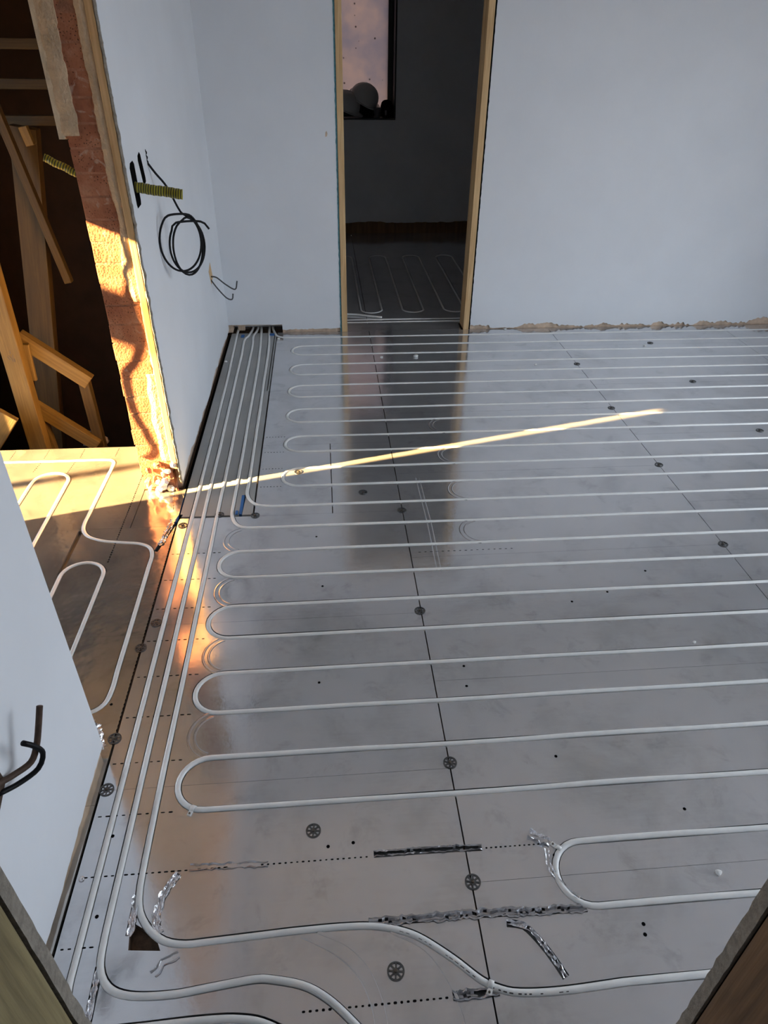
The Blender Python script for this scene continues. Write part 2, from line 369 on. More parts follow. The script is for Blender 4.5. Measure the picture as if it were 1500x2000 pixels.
# perforated lines left in the foil where a groove stays unused
def perforation(p, q, pitch=.0135, ln=.0062, wd=.0030):
    d = Vector((q[0]-p[0], q[1]-p[1])); L = d.length; d.normalize(); n = Vector((-d.y, d.x)); v, f = [], []
    k = int(L/pitch)
    for i in range(k):
        c = Vector(p)+d*(i+.5)*pitch; l = ln/2*random.uniform(.8, 1.2); w = wd/2*random.uniform(.8, 1.2)
        j = len(v)
        for a, b in ((-1, 0), (-.6, -1), (.6, -1), (1, 0), (.6, 1), (-.6, 1)):
            s = c+d*l*a+n*w*b; v.append((s.x, s.y, .0004))
        f.append(tuple(range(j, j+6)))
    o = mk('perforated_line', v, f, M['dark'], floor); o['kind'] = 'stuff'; return o
for n, xe in ((15, -.40), (16, -.40), (17, -.40), (18, -.40), (19, -.40), (20, -.40), (21, -.40), (22, -.40)):
    perforation((-.608, ROW(n)), (xe, ROW(n)), .019, .011, .0030)
perforation((-.60, ROW(23)), (-.27, ROW(23)), .015, .009); perforation((-.20, ROW(23)), (.067, ROW(23)), .0135)
perforation((.33, ROW(23)), (.475, ROW(23)), .0115)
perforation((-.608, ROW(24)), (-.53, ROW(24)), .015, .009)
perforation((-.10, ROW(25)-.002), (.205, ROW(25)), .0130, .0068, .004)
perforation((-.31, ROW(11)), (-.20, ROW(11)), .014); perforation((-.31, ROW(12)), (-.20, ROW(12)), .014)
perforation((-.31, ROW(9)), (-.21, ROW(9)), .014); perforation((-.31, ROW(10)), (-.21, ROW(10)), .014)
perforation((.31, 2.02), (.70, 2.02), .022, .010, .002)
for X in (-1.45, -1.30, -1.14, -.984): perforation((X, 2.82), (X, 2.905), .014)
perforation((-.826, 2.90), (-.826, 2.03), .014, .008, .004); perforation((-.665, 2.51), (-.645, 2.36), .012, .005, .003)
perforation((-1.30, 2.80), (-1.31, 2.70), .014); perforation((-1.15, 2.80), (-1.16, 2.66), .014); perforation((-.618, 2.20), (-.618, 1.22), .015, .008, .0025)

# crumpled foil torn over the unused grooves
def torn(path, width, amp, seed, parent=floor, m='foil_bright', cut=.35):
    random.seed(seed); path = [(v.x, v.y) for v in catmull([(x, y, 0) for x, y in path], .007)]; v, f = [], []; NC = 6
    for i, p in enumerate(path):
        a = path[max(i-1, 0)]; b = path[min(i+1, len(path)-1)]; d = Vector((b[0]-a[0], b[1]-a[1])).normalized(); n = Vector((-d.y, d.x))
        w0 = width*random.uniform(.6, 1.15); w1 = width*random.uniform(.6, 1.15)
        for k in range(NC):
            t = k/(NC-1); s = -w0+(w0+w1)*t; edge = (k in (0, NC-1))
            z = .0012+amp*random.random()*(1.0 if edge else .35)-(.006 if 1 < k < NC-2 else 0)
            v.append((p[0]+n.x*s+random.uniform(-.001, .001), p[1]+n.y*s+random.uniform(-.001, .001), z))
    for i in range(len(path)-1):
        for k in range(NC-1):
            if k in (1, 2, 3) and random.random() < cut: continue
            f.append((i*NC+k, i*NC+k+1, (i+1)*NC+k+1, (i+1)*NC+k))
    return mk('torn_foil', v, f, M[m], parent)
torn(EMPTY[0], .0105, .0022, 1, m='foil_torn', cut=.12); torn(EMPTY[1], .0080, .004, 2, m='foil_torn', cut=.85); torn(EMPTY[2], .010, .004, 3, m='foil_torn'); torn(EMPTY[3], .010, .003, 4, cut=0); torn(EMPTY[4], .006, .006, 5, cut=.1)
torn([(-.36, ROW(23)+.006), (-.30, ROW(23)+.004), (-.22, ROW(23)+.002), (-.18, ROW(23))], .008, .002, 6, m='foil_torn'); torn(EMPTY[6], .009, .004, 7, cut=0); torn(EMPTY[7], .007, .003, 8, cut=0)
torn([(-.355, .690), (-.385, .675), (-.400, .655)], .010, .002, 9, m='foil_torn', cut=0); torn([(.478, .855), (.474, .81), (.492, .765), (.52, .735)], .006, .005, 10, cut=0)
torn([(.445, .895), (.470, .878), (.49, .868)], .012, .012, 11, cut=.1)
torn([(-.70, 1.30), (-.67, 1.26), (-.655, 1.22)], .022, .010, 12, cut=.1)
torn([(-.655, 2.13), (-.640, 2.24), (-.632, 2.30)], .012, .004, 13, cut=.1)
# channel outlines pressed into the foil beside the loops
def emboss(path, w=.004, h=.0011):
    v, f = [], []
    for i, p in enumerate(path):
        a = path[max(i-1, 0)]; b = path[min(i+1, len(path)-1)]; d = Vector((b[0]-a[0], b[1]-a[1])).normalized(); n = Vector((-d.y, d.x))
        for s, z in ((-1, .0001), (0, h), (1, .0001)): v.append((p[0]+n.x*s*w, p[1]+n.y*s*w, z))
    for i in range(len(path)-1):
        for k in (0, 1): f.append((i*3+k, i*3+k+1, i*3+k+4, i*3+k+3))
    return mk('pressed_channel', v, f, M['foil'], floor, True)
for n in (15, 17, 19, 21): 
    for rr in (.083, .066): emboss(arc(-.335, ROW(n)+RAD, rr, 110, 250))
for n in (13, 11, 15, 9):
    for rr in (.083, .066): emboss(arc(.58, ROW(n)+RAD, rr, 100, 260)); 
emboss(cm2([(-.10, .706), (-.03, .668), (.02, .62), (.045, .56), (.05, .50)])); emboss(cm2([(-.065, .712), (.0, .68), (.045, .63), (.07, .56), (.075, .50)]))
emboss(cm2([(.09, .70), (.16, .66), (.20, .60), (.22, .54), (.225, .49)]), .003)
for X in (.37, .385): emboss([(X, 2.55), (X+.005, 2.2), (X, 1.9)], .002, .0008)
# screw holes
for (x, y) in [(.854, .930), (.643, .673), (.638, .652), (.575, 1.105), (.379, 1.364), (.385, 1.443), (-.059, 1.409), (-.045, 1.849), (1.130, 1.854), (.810, 1.709), (-.066, 2.144), (.493, .838), (-.655, 1.37), (-.555, .965), (-.545, .78), (-.04, .90), (.02, .905), (.95, 1.75)]:
    r0 = .0042; v = [(x+r0*math.cos(k*.6283), y+r0*math.sin(k*.6283), .0005) for k in range(10)]; v += [(x+r0*.65*math.cos(k*.6283), y+r0*.65*math.sin(k*.6283), .0001) for k in range(10)]
    mk('screw_hole', v, [(k, (k+1) % 10, 10+(k+1) % 10, 10+k) for k in range(10)]+[tuple(range(10, 20))], M['dark'], floor)

# ------------------------------------------------------------------ heating pipes
PZ = -.0034
def pipe(path, label, seed, r=.0079, seg=12, end=None):
    pts = [(x, y, PZ+.0012*noise.noise((x*3, y*3, seed))) for x, y in dedupe(wob(path, .0024, seed))]
    return tag(tube('heating_pipe', pts, r, M['pipe'], None, seg), label, 'pipe', 'white underfloor heating pipes')
pA = pipe(PIPES[0], 'white heating pipe snaking through the far rows below the back wall', 1)
pB = pipe(PIPES[1], 'white heating pipe snaking through the near rows and ending in an S-bend', 2)
p1o = pipe(PIPES[2], 'white heating pipe running nearest along the left walls', 3)
p2o = pipe(PIPES[3], 'white heating pipe second from the left wall, curving right at the bottom', 4)
pLA = pipe(PIPES[4], 'white heating pipe with a sideways jog on the sunlit side floor', 5)
pLB = pipe(PIPES[5], 'white heating pipe loop in the sun patch behind the near wall', 6)
pLC = pipe(PIPES[6], 'white heating pipe loop on brown shaded foil beside the near wall', 7)
pD = pipe(PIPES[7], 'thin white heating pipe in upright loops on the dark floor through the doorway', 8, seg=8)
pD2 = pipe(PIPES[8], 'farther of two straight white pipes just beyond the doorway', 9, seg=8)
pD3 = pipe(PIPES[9], 'nearer of two straight white pipes just beyond the doorway', 10, seg=8)
pD4 = tag(tube('heating_pipe', [(x, y, .0085) for x, y in D4], .007, M['pipe'], None, 8), 'short curved white pipe lying left of the two straight pipes in the doorway', 'pipe', 'white underfloor heating pipes')
# worn print on the S-bend
def printed(path, a, b, pipe_o, side):
    v, f = [], []
    for i in range(a, b):
        if random.random() < .38: continue
        p, q = Vector(path[i]), Vector(path[i+1]); d = (q-p).normalized(); n = Vector((-d.y, d.x))*side
        if n.y > 0: n = -n
        w = random.uniform(.45, .8); j = len(v)
        for c in (p+(q-p)*.1, p+(q-p)*w):
            for an in (62, 44):
                s = math.cos(R(an)); z = math.sin(R(an)); e = c+n*(.0082*s); v.append((e.x, e.y, PZ+.0082*z))
        f.append((j, j+1, j+3, j+2))
    o = mk('printed_marking', v, f, M['ink'], pipe_o); o['kind'] = 'stuff'; return o
sb = [i for i, (x, y) in enumerate(PIPES[1]) if .09 < x < .46 and .55 < y < .705 and i > len(PIPES[1])//2]
random.seed(3); 
if sb: printed(PIPES[1], sb[0], sb[-1], pB, 1)

def clip(loc, ang, label):
    root = empty('pipe_clip', loc); v, f = [], []
    for i in range(9):
        a = R(180*i/8)
        for yy in (-.0055, .0055):
            for rr in (.0079, .0098): v.append((rr*math.cos(a), yy, PZ-loc[2]+rr*math.sin(a)))
    for i in range(8):
        k = i*4
        f += [(k, k+4, k+6, k+2), (k+1, k+3, k+7, k+5), (k, k+1, k+5, k+4), (k+2, k+6, k+7, k+3)]
    f += [(0, 2, 3, 1), (32, 33, 35, 34)]
    b = mk('saddle', v, f, M['clip'], root, True); t = box('tab', .008, .021, -.0055, .0055, .0006, .0032, M['clip'], root, .001)
    n = tube('nail', [(.0155, 0, .003), (.0155, 0, .0052)], .0024, M['screw'], root, 8)
    root.rotation_euler = (0, 0, ang); return tag(root, label, 'pipe clip', 'white pipe clips')
clip((-.374, 1.0235, 0), R(-112), 'white pipe clip on the nearest left-hand loop')
clip((.286, .584, 0), R(-115), 'white pipe clip at the foot of the S-bend')
clip((.507, .853, 0), R(135), 'white pipe clip on the short loop at lower right')

# ------------------------------------------------------------------ washers
def washer_mesh():
    v, f = [], []; NS = 32
    def ring(r0, r1, z):
        j = len(v)
        for k in range(NS):
            a = 2*math.pi*k/NS; c, s = math.cos(a), math.sin(a)
            v.extend([(r0*c, r0*s, z), (r1*c, r1*s, z), (r1*c, r1*s, .0002), (r0*c, r0*s, .0002)])
        for k in range(NS):
            a, b = j+4*k, j+4*((k+1) % NS); f.extend([(a, a+1, b+1, b), (a+1, a+2, b+2, b+1), (a+3, a, b, b+3)])
    ring(.0150, .0182, .0022); ring(.0020, .0068, .0020)
    for k in range(8):
        a = k*math.pi/4; c, s = math.cos(a), math.sin(a); w = .0013; j = len(v)
        for r0, ww in ((.006, w*1.6), (.0105, w), (.0155, w*1.8)):
            v.extend([(r0*c-s*ww, r0*s+c*ww, .0019), (r0*c+s*ww, r0*s-c*ww, .0019)])
        f.extend([(j, j+1, j+3, j+2), (j+2, j+3, j+5, j+4)])
    return v, f
wv, wf = washer_mesh()
w_root = empty('fixing_washer', (0, 0, 0)); w_disc = mk('disc', wv, wf, M['steel'], w_root)
w_screw = tube('screw', [(0, 0, .0016), (0, 0, .0042), (0, 0, .0046)], .0042, M['screw'], w_root, 10, .0034)
WASH = [((.095, .623), 'perforated steel washer between the S-bend and the bottom curved pipe'), ((.288, .791), 'perforated steel washer on the seam just above the torn foil strip'),
        ((-.075, .942), 'perforated steel washer alone in the open foil below the nearest loop'), ((.287, 1.106), 'perforated steel washer on the middle seam inside the nearest loop rows'),
        ((.281, 1.699), 'perforated steel washer on the middle seam inside the third nearest loop'), ((.283, 2.301), 'perforated steel washer on the middle seam in the doorway reflection'),
        ((.132, 2.447), 'perforated steel washer left of the middle seam at the reflection edge'), ((-.145, 2.633), 'perforated steel washer inside the loop end crossed by the sun streak'),
        ((1.496, 1.990), 'nearest perforated steel washer on the right-hand seam'), ((1.497, 2.593), 'perforated steel washer on the right-hand seam just below the sun streak'),
        ((1.490, 3.186), 'perforated steel washer on the right-hand seam just above the sun streak'), ((1.497, 3.788), 'farthest perforated steel washer on the right-hand seam'),
        ((2.084, 3.498), 'perforated steel washer right of the sun streak tip'), ((2.085, 4.107), 'perforated steel washer nearest the back wall on the right'),
        ((2.147, 2.891), 'perforated steel washer at the right picture edge below the sun streak'), ((-.312, 2.303), 'perforated steel washer at the corner of the grey boards'),
        ((-.590, 2.252), 'perforated steel washer by the broken wall end at the side opening'), ((-.590, 1.701), 'farther of two washers close together beside the side opening'),
        ((-.617, 1.590), 'nearer of two washers close together beside the side opening'), ((-.617, 1.249), 'perforated steel washer at the corner of the near wall'),
        ((-.600, 1.092), 'perforated steel washer bridging the black gap along the near wall'), ((-.455, 2.318), 'perforated steel washer between two pipes on the grey board edge')]
for i, ((x, y), lab) in enumerate(WASH):
    if i == 0: o = w_root
    else:
        o = w_root.copy(); C.objects.link(o)
        for ch in (w_disc, w_screw):
            c = ch.copy(); C.objects.link(c); c.parent = o
    o.location = (x, y, .0002); o.rotation_euler = (0, 0, random.uniform(0, .7)); tag(o, lab, 'washer', 'steel fixing washers')
sc = tag(tube('floor_screw', [(-.600, .865, .0003), (-.600, .865, .004), (-.600, .865, .0045)], .007, M['foil_bright'], None, 10, .004), 'small shiny screw head beside the near wall gap', 'screw')

# ------------------------------------------------------------------ walls
CH = 2.45
def ragged_plate(name, u0, u1, z0, z1, place, m, parent, amp, step=.03, base=0., seed=1, th=.012, f=None):
    """plaster skin with a ragged lower edge; place(u, d, z) puts it on its wall, d = depth out of the wall"""
    k = max(2, int((u1-u0)/step)); v, fc = [], []
    for i in range(k+1):
        u = u0+(u1-u0)*i/k; e = noise.noise((u*3.1, seed, 0))*.7+noise.noise((u*13, seed, 3))*.3+noise.noise((u*53, seed, 6))*.22
        zb = z0+base+amp*max(0, e+.35)*(f(u) if f else 1.)
        for d in (0, th):
            v += [place(u, d, zb), place(u, d, z1)]
    for i in range(k):
        a = i*4; b = a+4
        fc += [(a+2, b+2, b+3, a+3), (a, a+1, b+1, b), (a, b, b+2, a+2), (a+1, a+3, b+3, b+1)]
    fc += [(0, 2, 3, 1), (k*4, k*4+1, k*4+3, k*4+2)]
    return mk(name, v, fc, m, parent)
T = .012
# back wall with the doorway
wb = multi('wall_back', [(-.79, -.606, 4.42+T, 4.54, 0, CH), (-.606, -.283, 4.42+T, 4.54, .046, CH), (-.283, .10, 4.42+T, 4.54, -.021, CH), (.957, 3.7, 4.42+T, 4.54, -.021, CH), (.10, .957, 4.42+T, 4.54, 2.06, CH)], M['sole'])
struct(wb, 'white plastered back wall with a doorway and a scuffed ragged foot')
pb = lambda u, d, z: (u, 4.42+T-d, z)
ragged_plate('plaster_skin', -.63, -.283, .046, CH, pb, M['plaster'], wb, .010, .01, .004, 2)
ragged_plate('plaster_skin', -.283, .100, 0, CH, pb, M['plaster'], wb, .030, .012, .012, 3)
ragged_plate('plaster_skin', .962, 3.6, 0, CH, pb, M['plaster'], wb, .052, .006, .003, 5, f=lambda u: (1.2 if u < 1.10 else .3 if u < 1.25 else .75+.25*(u-1.25))); random.seed(3)
box('plaster_skin', .10, .962, 4.42, 4.42+T, 2.06, CH, M['plaster'], wb)
mk('wall_scuff', [(.036, 4.4195, 1.135), (.047, 4.4195, 1.138), (.050, 4.4195, 1.152), (.044, 4.4195, 1.166), (.038, 4.4195, 1.156)], [(0, 1, 2, 3, 4)], M['sole'], wb)
hole_back = box('pipe_hole', -.606, -.283, 4.545, 4.56, 0.0, .06, M['dark'], wb)  # black sheet painting the shade behind the pipe hole
for x0, x1 in ((-.575, -.555), (-.555, -.53)): box('packing', x0, x1-.002, 4.47, 4.50, 0., .034, M['sole'], wb)
# far part of the left wall
wl = box('wall_left', -.775, -.63-T, 2.566, 4.42+T, -.02, CH, M['sole']); struct(wl, 'white left wall running back from the broken brick end')
pl_ = lambda u, d, z: (-.63-T+d, u, z)
ragged_plate('plaster_skin', 2.535, 4.425, 0, CH, pl_, M['plaster'], wl, .035, .015, .018, 8)
ragged_plate('plaster_skin', 2.527, 4.43, 1.31, CH, lambda u, d, z: (-.80-d, u, z), M['pale_board'], wl, .012, .012, 0, 9, .018)
box('mortar_bed', -.791, -.664, 2.5308, 2.566, .0, CH, M['mortar'], wl)
random.seed(21); z = .075
bricks = []
while z < 2.1:
    hgt = .066+random.uniform(-.003, .003); d = random.uniform(-.0015, .002)
    o = box('brick', -.793+random.uniform(-.002, .002), -.668+random.uniform(-.003, .003), 2.5300+d*.35, 2.55, z, z+hgt, M['brick'], wl, .0018); bricks.append(o)
    for vt in o.data.vertices:
        vt.co += Vector(noise.noise_vector(vt.co*31))*.0016
    z += hgt+.006
def smear(profileL, profileR, z0, z1, y, th, m, seed, name='plaster_smear', step=.010):
    k = int((z1-z0)/step); v, f = [], []
    for i in range(k+1):
        zz = z0+(z1-z0)*i/k
        a = profileL(zz)+.004*noise.noise((zz*60, seed, 0)); b = profileR(zz)+.006*noise.noise((zz*23, seed, 7))+.003*noise.noise((zz*90, seed, 5))
        if b < a+.002: b = a+.002
        mid = (a+b)/2; yy = y-th-.003*noise.noise((zz*25, seed, 2))
        v += [(a, y, zz), (a, yy, zz), (mid, yy-.003, zz), (b, yy, zz), (b, y, zz)]
    for i in range(k):
        for q in range(4): f.append((i*5+q, i*5+q+1, i*5+q+6, i*5+q+5))
    f += [tuple(range(5)), tuple(k*5+q for q in range(5))]
    return mk(name, v, f, m, wl)
smear(lambda z: -.803, lambda z: -.752+.020*(z-1.5)+.010*noise.noise((z*9, 1, 1)), 1.325, 2.1, 2.532, .006, M['render'], 3)
smear(lambda z: -.667, lambda z: -.657, .15, 2.1, 2.536, .006, M['render'], 4)
smear(lambda z: -.692+.016*noise.noise((z*6, 5, 1)), lambda z: -.662, .80, 2.1, 2.533, .006, M['render'], 5)
smear(lambda z: -.700+.016*noise.noise((z*11, 6, 1)), lambda z: -.662, .14, .52, 2.532, .006, M['render'], 6)
box('batten', -.662, -.638, 2.522, 2.566, .10, 2.1, M['wood_z'], wl, .002)
smear(lambda z: -.638, lambda z: -.6305, .03, 2.1, 2.536, .012, M['board_edge'], 8, 'plasterboard_edge')
# broken masonry at its foot
random.seed(5)
for i in range(26):
    s = random.uniform(.010, .026); cx = random.uniform(-.775, -.652); cz = random.random()**1.4*.13; cyy = 2.520-.012*(1-cz/.13)*random.random()
    bm = bmesh.new(); bmesh.ops.create_icosphere(bm, subdivisions=1, radius=s)
    for vt in bm.verts: vt.co = Vector((vt.co.x*random.uniform(.7, 1.3), vt.co.y*random.uniform(.5, 1.), vt.co.z*random.uniform(.4, .9)))
    me = bpy.data.meshes.new('broken_brick'); bm.to_mesh(me); bm.free()
    o = bpy.data.objects.new('broken_brick', me); me.materials.append(M['brick'] if random.random() < .45 else M['chip'] if random.random() < .7 else M['render'])
    o.location = (cx, cyy, max(cz, s*.4)); o.rotation_euler = (random.random()*3, random.random()*3, random.random()*3); C.objects.link(o); o.parent = wl
box('mortar_bed', -.786, -.660, 2.535, 2.566, -.02, .075, M['brick'], wl)
# near part of the left wall, head over the side opening
wn = multi('wall_left_near', [(-.785, -.63-T, .25, 1.2, .0, CH), (-.785, -.63-T, 1.2, 2.566, 2.12, CH)], M['sole']); struct(wn, 'smooth white near wall at the left with two cable ends')
ragged_plate('plaster_skin', .25, 1.2, 0, CH, pl_, M['plaster'], wn, .03, .015, .015, 14)
box('plaster_skin', -.785, -.63, 1.2, 1.203, .02, 2.12, M['plaster'], wn); box('plaster_skin', -.63-T, -.63, 1.2, 2.55, 2.12, CH, M['plaster'], wn)
box('gap_shade_strip', -.629, -.6165, .42, 1.195, -.0215, -.012, M['dark'], wn)  # black strip painted as shade at the bottom of the wall gap
box('gap_shade_strip', -.6295, -.6165, 2.33, 4.41, -.0215, -.012, M['dark'], wl)  # same painted shade strip along the far left wall
# front wall, behind whose doorway the picture is taken
wf_ = multi('wall_front', [(-.79, -.362, .25, .40, 0, CH), (.532, 1.3, .25, .40, 0, CH), (1.3, 3.2, .25, .40, 0, .85), (1.3, 3.2, .25, .40, 2.15, CH), (3.2, 3.7, .25, .40, 0, CH), (-.362, .532, .25, .40, 2.1, CH)], M['plaster']); struct(wf_, 'white front wall beside the near doorway')
# right wall with the glazed opening
wr_ = multi('wall_right', [(3.6, 3.72, -1.2, .5, 0, CH), (3.6, 3.72, .5, 2.7, 2.12, CH), (3.6, 3.72, 2.7, 4.54, 0, CH)], M['plaster']); struct(wr_, 'white right wall with a wide glazed opening')
gr = box('ground', -30, 30, -30, 40, -1.9, -1.6, simple('cool_tinted_ground', (.045, .058, .082), .95, var=.3, scale=2)); struct(gr, 'bare ground outside the house')  # unseen ground, tinted blue to offset the warm sun bounce
ceil = multi('ceiling', [(-2.05, 3.7, -1.2, 4.54, CH, CH+.1), (-1.2, 2.3, 4.54, 7.6, CH, CH+.1)], M['ceiling']); struct(ceil, 'pale ceiling')
hall = multi('wall_hall', [(-.92, -.79, -1.2, .25, 0, CH), (-.92, 3.7, -1.3, -1.2, 0, CH)], M['plaster']); struct(hall, 'plain walls behind the near doorway')
# near doorway lining: studs and board edges close to the camera
d2 = empty('door_2', (.085, .33, 0)); struct(d2, 'bare timber doorway close to the camera')
def dpart(o): return adopt(o, d2)
dpart(box('stud', -.362, -.3505, .255, .377, 0, 2.1, M['wood_old'])); dpart(box('stud', .5205, .532, .255, .376, 0, 2.1, M['wood_brown']))
def rough_edge(x0, x1, y0, y1, sgn, seed):
    k = 90; v, f = [], []
    for i in range(k+1):
        zz = 2.1*i/k; j = .0022*noise.noise((zz*38, seed, 0)); j2 = .0025*noise.noise((zz*30, seed, 4))
        v += [(x0, y0, zz), (x1+sgn*j, y0, zz), (x1+sgn*j, y1+j2, zz), (x0, y1+j2, zz)]
    for i in range(k):
        for q in range(4): q2 = (q+1) % 4; f.append((i*4+q, i*4+q2, i*4+4+q2, i*4+4+q))
    f += [(0, 1, 2, 3), tuple(k*4+q for q in range(4))]
    return mk('plasterboard_edge', v, f, M['board_edge'])
dpart(rough_edge(-.362, -.3495, .3825, .4005, 1, 1)); dpart(rough_edge(.532, .5195, .3815, .4005, -1, 2))
dpart(box('gap', -.362, -.3555, .376, .383, 0, 2.1, M['dark'])); dpart(box('gap', .5255, .532, .375, .382, 0, 2.1, M['dark']))  # black bars as painted shade between stud and board

# back doorway lining
d1 = empty('door_1', (.53, 4.48, 0)); struct(d1, 'doorway in the back wall lined with new pine')
def d1p(o): return adopt(o, d1)
d1p(box('jamb', .106, .142, 4.412, 4.548, 0, 2.06, M['wood_z'], None, .002)); d1p(box('jamb', .916, .952, 4.412, 4.548, 0, 2.06, M['wood_z'], None, .002))
d1p(box('head', .142, .916, 4.412, 4.548, 2.025, 2.06, M['wood_x'], None, .002))
def strip(x0, x1, amp, seed, m, nm):
    k = 160; v, f = [], []
    for i in range(k+1):
        zz = 2.06*i/k; j = amp*noise.noise((zz*40, seed, 0))
        v += [(x0+j*(1 if x0 < .5 else 0), 4.4185, zz), (x1+j*(0 if x0 < .5 else 1), 4.4185, zz), (x1, 4.435, zz), (x0, 4.435, zz)]
    for i in range(k):
        for q in range(4): q2 = (q+1) % 4; f.append((i*4+q, i*4+q2, i*4+4+q2, i*4+4+q))
    return d1p(mk(nm, v, f, m))
strip(.096, .1055, .004, 1, M['teal'], 'board_edge'); strip(.9525, .962, .003, 2, M['dark'], 'gap')  # black strip right of the jamb is painted shade

# ------------------------------------------------------------------ dark room beyond
wx = multi('wall_back_room', [(-1.2, .0, 7.25, 7.55, .075, CH), (.715, 2.3, 7.25, 7.55, .075, CH), (.0, .715, 7.25, 7.55, .075, .99), (.0, .715, 7.25, 7.55, 2.10, CH)], M['plaster_dim']); struct(wx, 'dark grey far wall of the room beyond the doorway')
ragged = ragged_plate('sole_strip', -1.2, 2.3, -.02, .11, lambda u, d, z: (u, 7.262-d, .09-z), M['wood_brown'], wx, .03, .03, 0, 4, .014)
wxs = multi('wall_back_room_side', [(-1.3, -1.2, 4.54, 7.55, 0, CH), (2.3, 2.4, 4.54, 7.55, 0, CH), (-1.3, -.79, 4.44, 4.54, 0, CH)], M['plaster_dim']); struct(wxs, 'grey side walls of the dark room')
box('room_face', -1.2, .105, 4.541, 4.552, 0, CH, M['plaster_dim'], wb); box('room_face', .953, 2.3, 4.541, 4.552, 0, CH, M['plaster_dim'], wb)
w1 = empty('window_1', (.45, 7.46, .99)); struct(w1, 'window with a speckled frosted pane and deep dark sill')
for a in ((.0, .038, 7.44, 7.50, .99, 2.10), (.655, .715, 7.44, 7.50, .99, 2.10), (.038, .655, 7.44, 7.50, .99, 1.045), (.038, .655, 7.44, 7.50, 2.06, 2.10)):
    adopt(box('window_frame', *a, M['frame'], None, .002), w1)
adopt(box('pane', .038, .655, 7.465, 7.468, 1.045, 2.06, M['pane']), w1)
adopt(box('window_sill', .002, .713, 7.245, 7.44, .992, 1.004, M['frame'], None, .002), w1)
adopt(box('window_reveal', .700, .714, 7.252, 7.44, 1.004, 2.10, M['frame']), w1)

def hard_hat(loc, rot, label):
    root = empty('hard_hat', loc); v, f = [], []; NS, NR = 32, 10
    for i in range(NR+1):
        t = i/NR; a = t*math.pi/2; rr = math.cos(a)
        for k in range(NS):
            an = 2*math.pi*k/NS; ridge = 1+.03*max(0, math.cos(an*2))*math.sin(a*1.6)
            v.append((.135*rr*math.cos(an)*ridge, .112*rr*math.sin(an), .135*math.sin(a)*(1+.03*(abs(math.sin(an)) < .25))))
    for i in range(NR):
        for k in range(NS): k2 = (k+1) % NS; f.append((i*NS+k, i*NS+k2, (i+1)*NS+k2, (i+1)*NS+k))
    mk('shell', v, f, M['hat'], root, True); v, f = [], []
    for k in range(NS+0):
        an = 2*math.pi*k/NS; ex = .012+.038*max(0, math.cos(an))**2
        c, s = math.cos(an), math.sin(an)
        v += [(.134*c, .111*s, .004), ((.134+ex)*c, (.111+.012)*s, -.008*max(0, c)), ((.134+ex)*c, (.111+.012)*s, -.004-.008*max(0, c)), (.130*c, .108*s, -.001)]
    for k in range(NS):
        a, b = k*4, ((k+1) % NS)*4
        for q in range(4): q2 = (q+1) % 4; f.append((a+q, a+q2, b+q2, b+q))
    mk('brim', v, f, M['hat'], root, True)
    tube('headband', [(.118*math.cos(2*math.pi*k/20), .096*math.sin(2*math.pi*k/20), .012+.004*math.sin(k)) for k in range(21)], .006, M['black_cloth'], root, 6)
    for an in (40, 140, 220, 320):
        tube('strap', catmull([(.118*math.cos(R(an)), .096*math.sin(R(an)), .012), (.075*math.cos(R(an)), .06*math.sin(R(an)), .07), (0, 0, .10)], .02), .005, M['black_cloth'], root, 6)
    root.rotation_euler = rot; return tag(root, label, 'hard hat', 'hard hats on the window sill')
hard_hat((.428, 7.370, 1.152), (R(28), R(24), R(12)), 'white hard hat leaning upright against the frosted window')
hard_hat((.255, 7.335, 1.092), (R(20), R(22), R(8)), 'white hard hat lying low at the left end of the sill')
def lump(name, loc, size, m, label, cat, seed, amp=.35, sub=3):
    bm = bmesh.new(); bmesh.ops.create_icosphere(bm, subdivisions=sub, radius=1.)
    for vt in bm.verts:
        n = 1+amp*noise.noise(vt.co*2.1+Vector((seed, 0, 0)))+amp*.5*noise.noise(vt.co*5+Vector((0, seed, 0)))
        vt.co = Vector((vt.co.x*n*size[0], vt.co.y*n*size[1], max(-.75, vt.co.z*n)*size[2]))
    me = bpy.data.meshes.new(name); bm.to_mesh(me); bm.free(); me.shade_smooth(); me.materials.append(m)
    o = bpy.data.objects.new(name, me); o.location = loc; C.objects.link(o); return tag(o, label, cat)
lump('work_gloves', (.635, 7.35, 1.062), (.062, .06, .080), M['black_cloth'], 'heap of black work gloves in the right corner of the sill', 'gloves', 3.)
lump('cloth_bundle', (.445, 7.385, 1.055), (.085, .04, .062), M['black_cloth'], 'flat black cloth under the hard hats on the sill', 'cloth', 5.)
cup = empty('plastic_tub', (.545, 7.272, 1.005))
def lathe(name, prof, m, parent, seg=24):
    v, f = [], []
    for r_, z_ in prof: v += [(r_*math.cos(2*math.pi*k/seg), r_*math.sin(2*math.pi*k/seg), z_) for k in range(seg)]
    for i in range(len(prof)-1):
        for k in range(seg): k2 = (k+1) % seg; f.append((i*seg+k, i*seg+k2, (i+1)*seg+k2, (i+1)*seg+k))
    f.append(tuple(range(seg))); return mk(name, v, f, m, parent, True)
lathe('body', [(.026, 0), (.034, .075), (.032, .075), (.024, .004)], M['cup'], cup); lathe('rim', [(.034, .072), (.037, .073), (.037, .081), (.032, .081), (.032, .076)], M['cup'], cup)
tag(cup, 'small grey plastic tub on the sill below the hard hat', 'tub')
knife = empty('utility_knife', (.625, 7.275, 1.006)); box('body', -.014, .014, -.006, .006, 0, .075, M['black_cloth'], knife, .003); box('label', -.008, .008, -.0075, -.006, .02, .06, M['cup'], knife)
tag(knife, 'dark box with a pale label standing right on the sill', 'box')

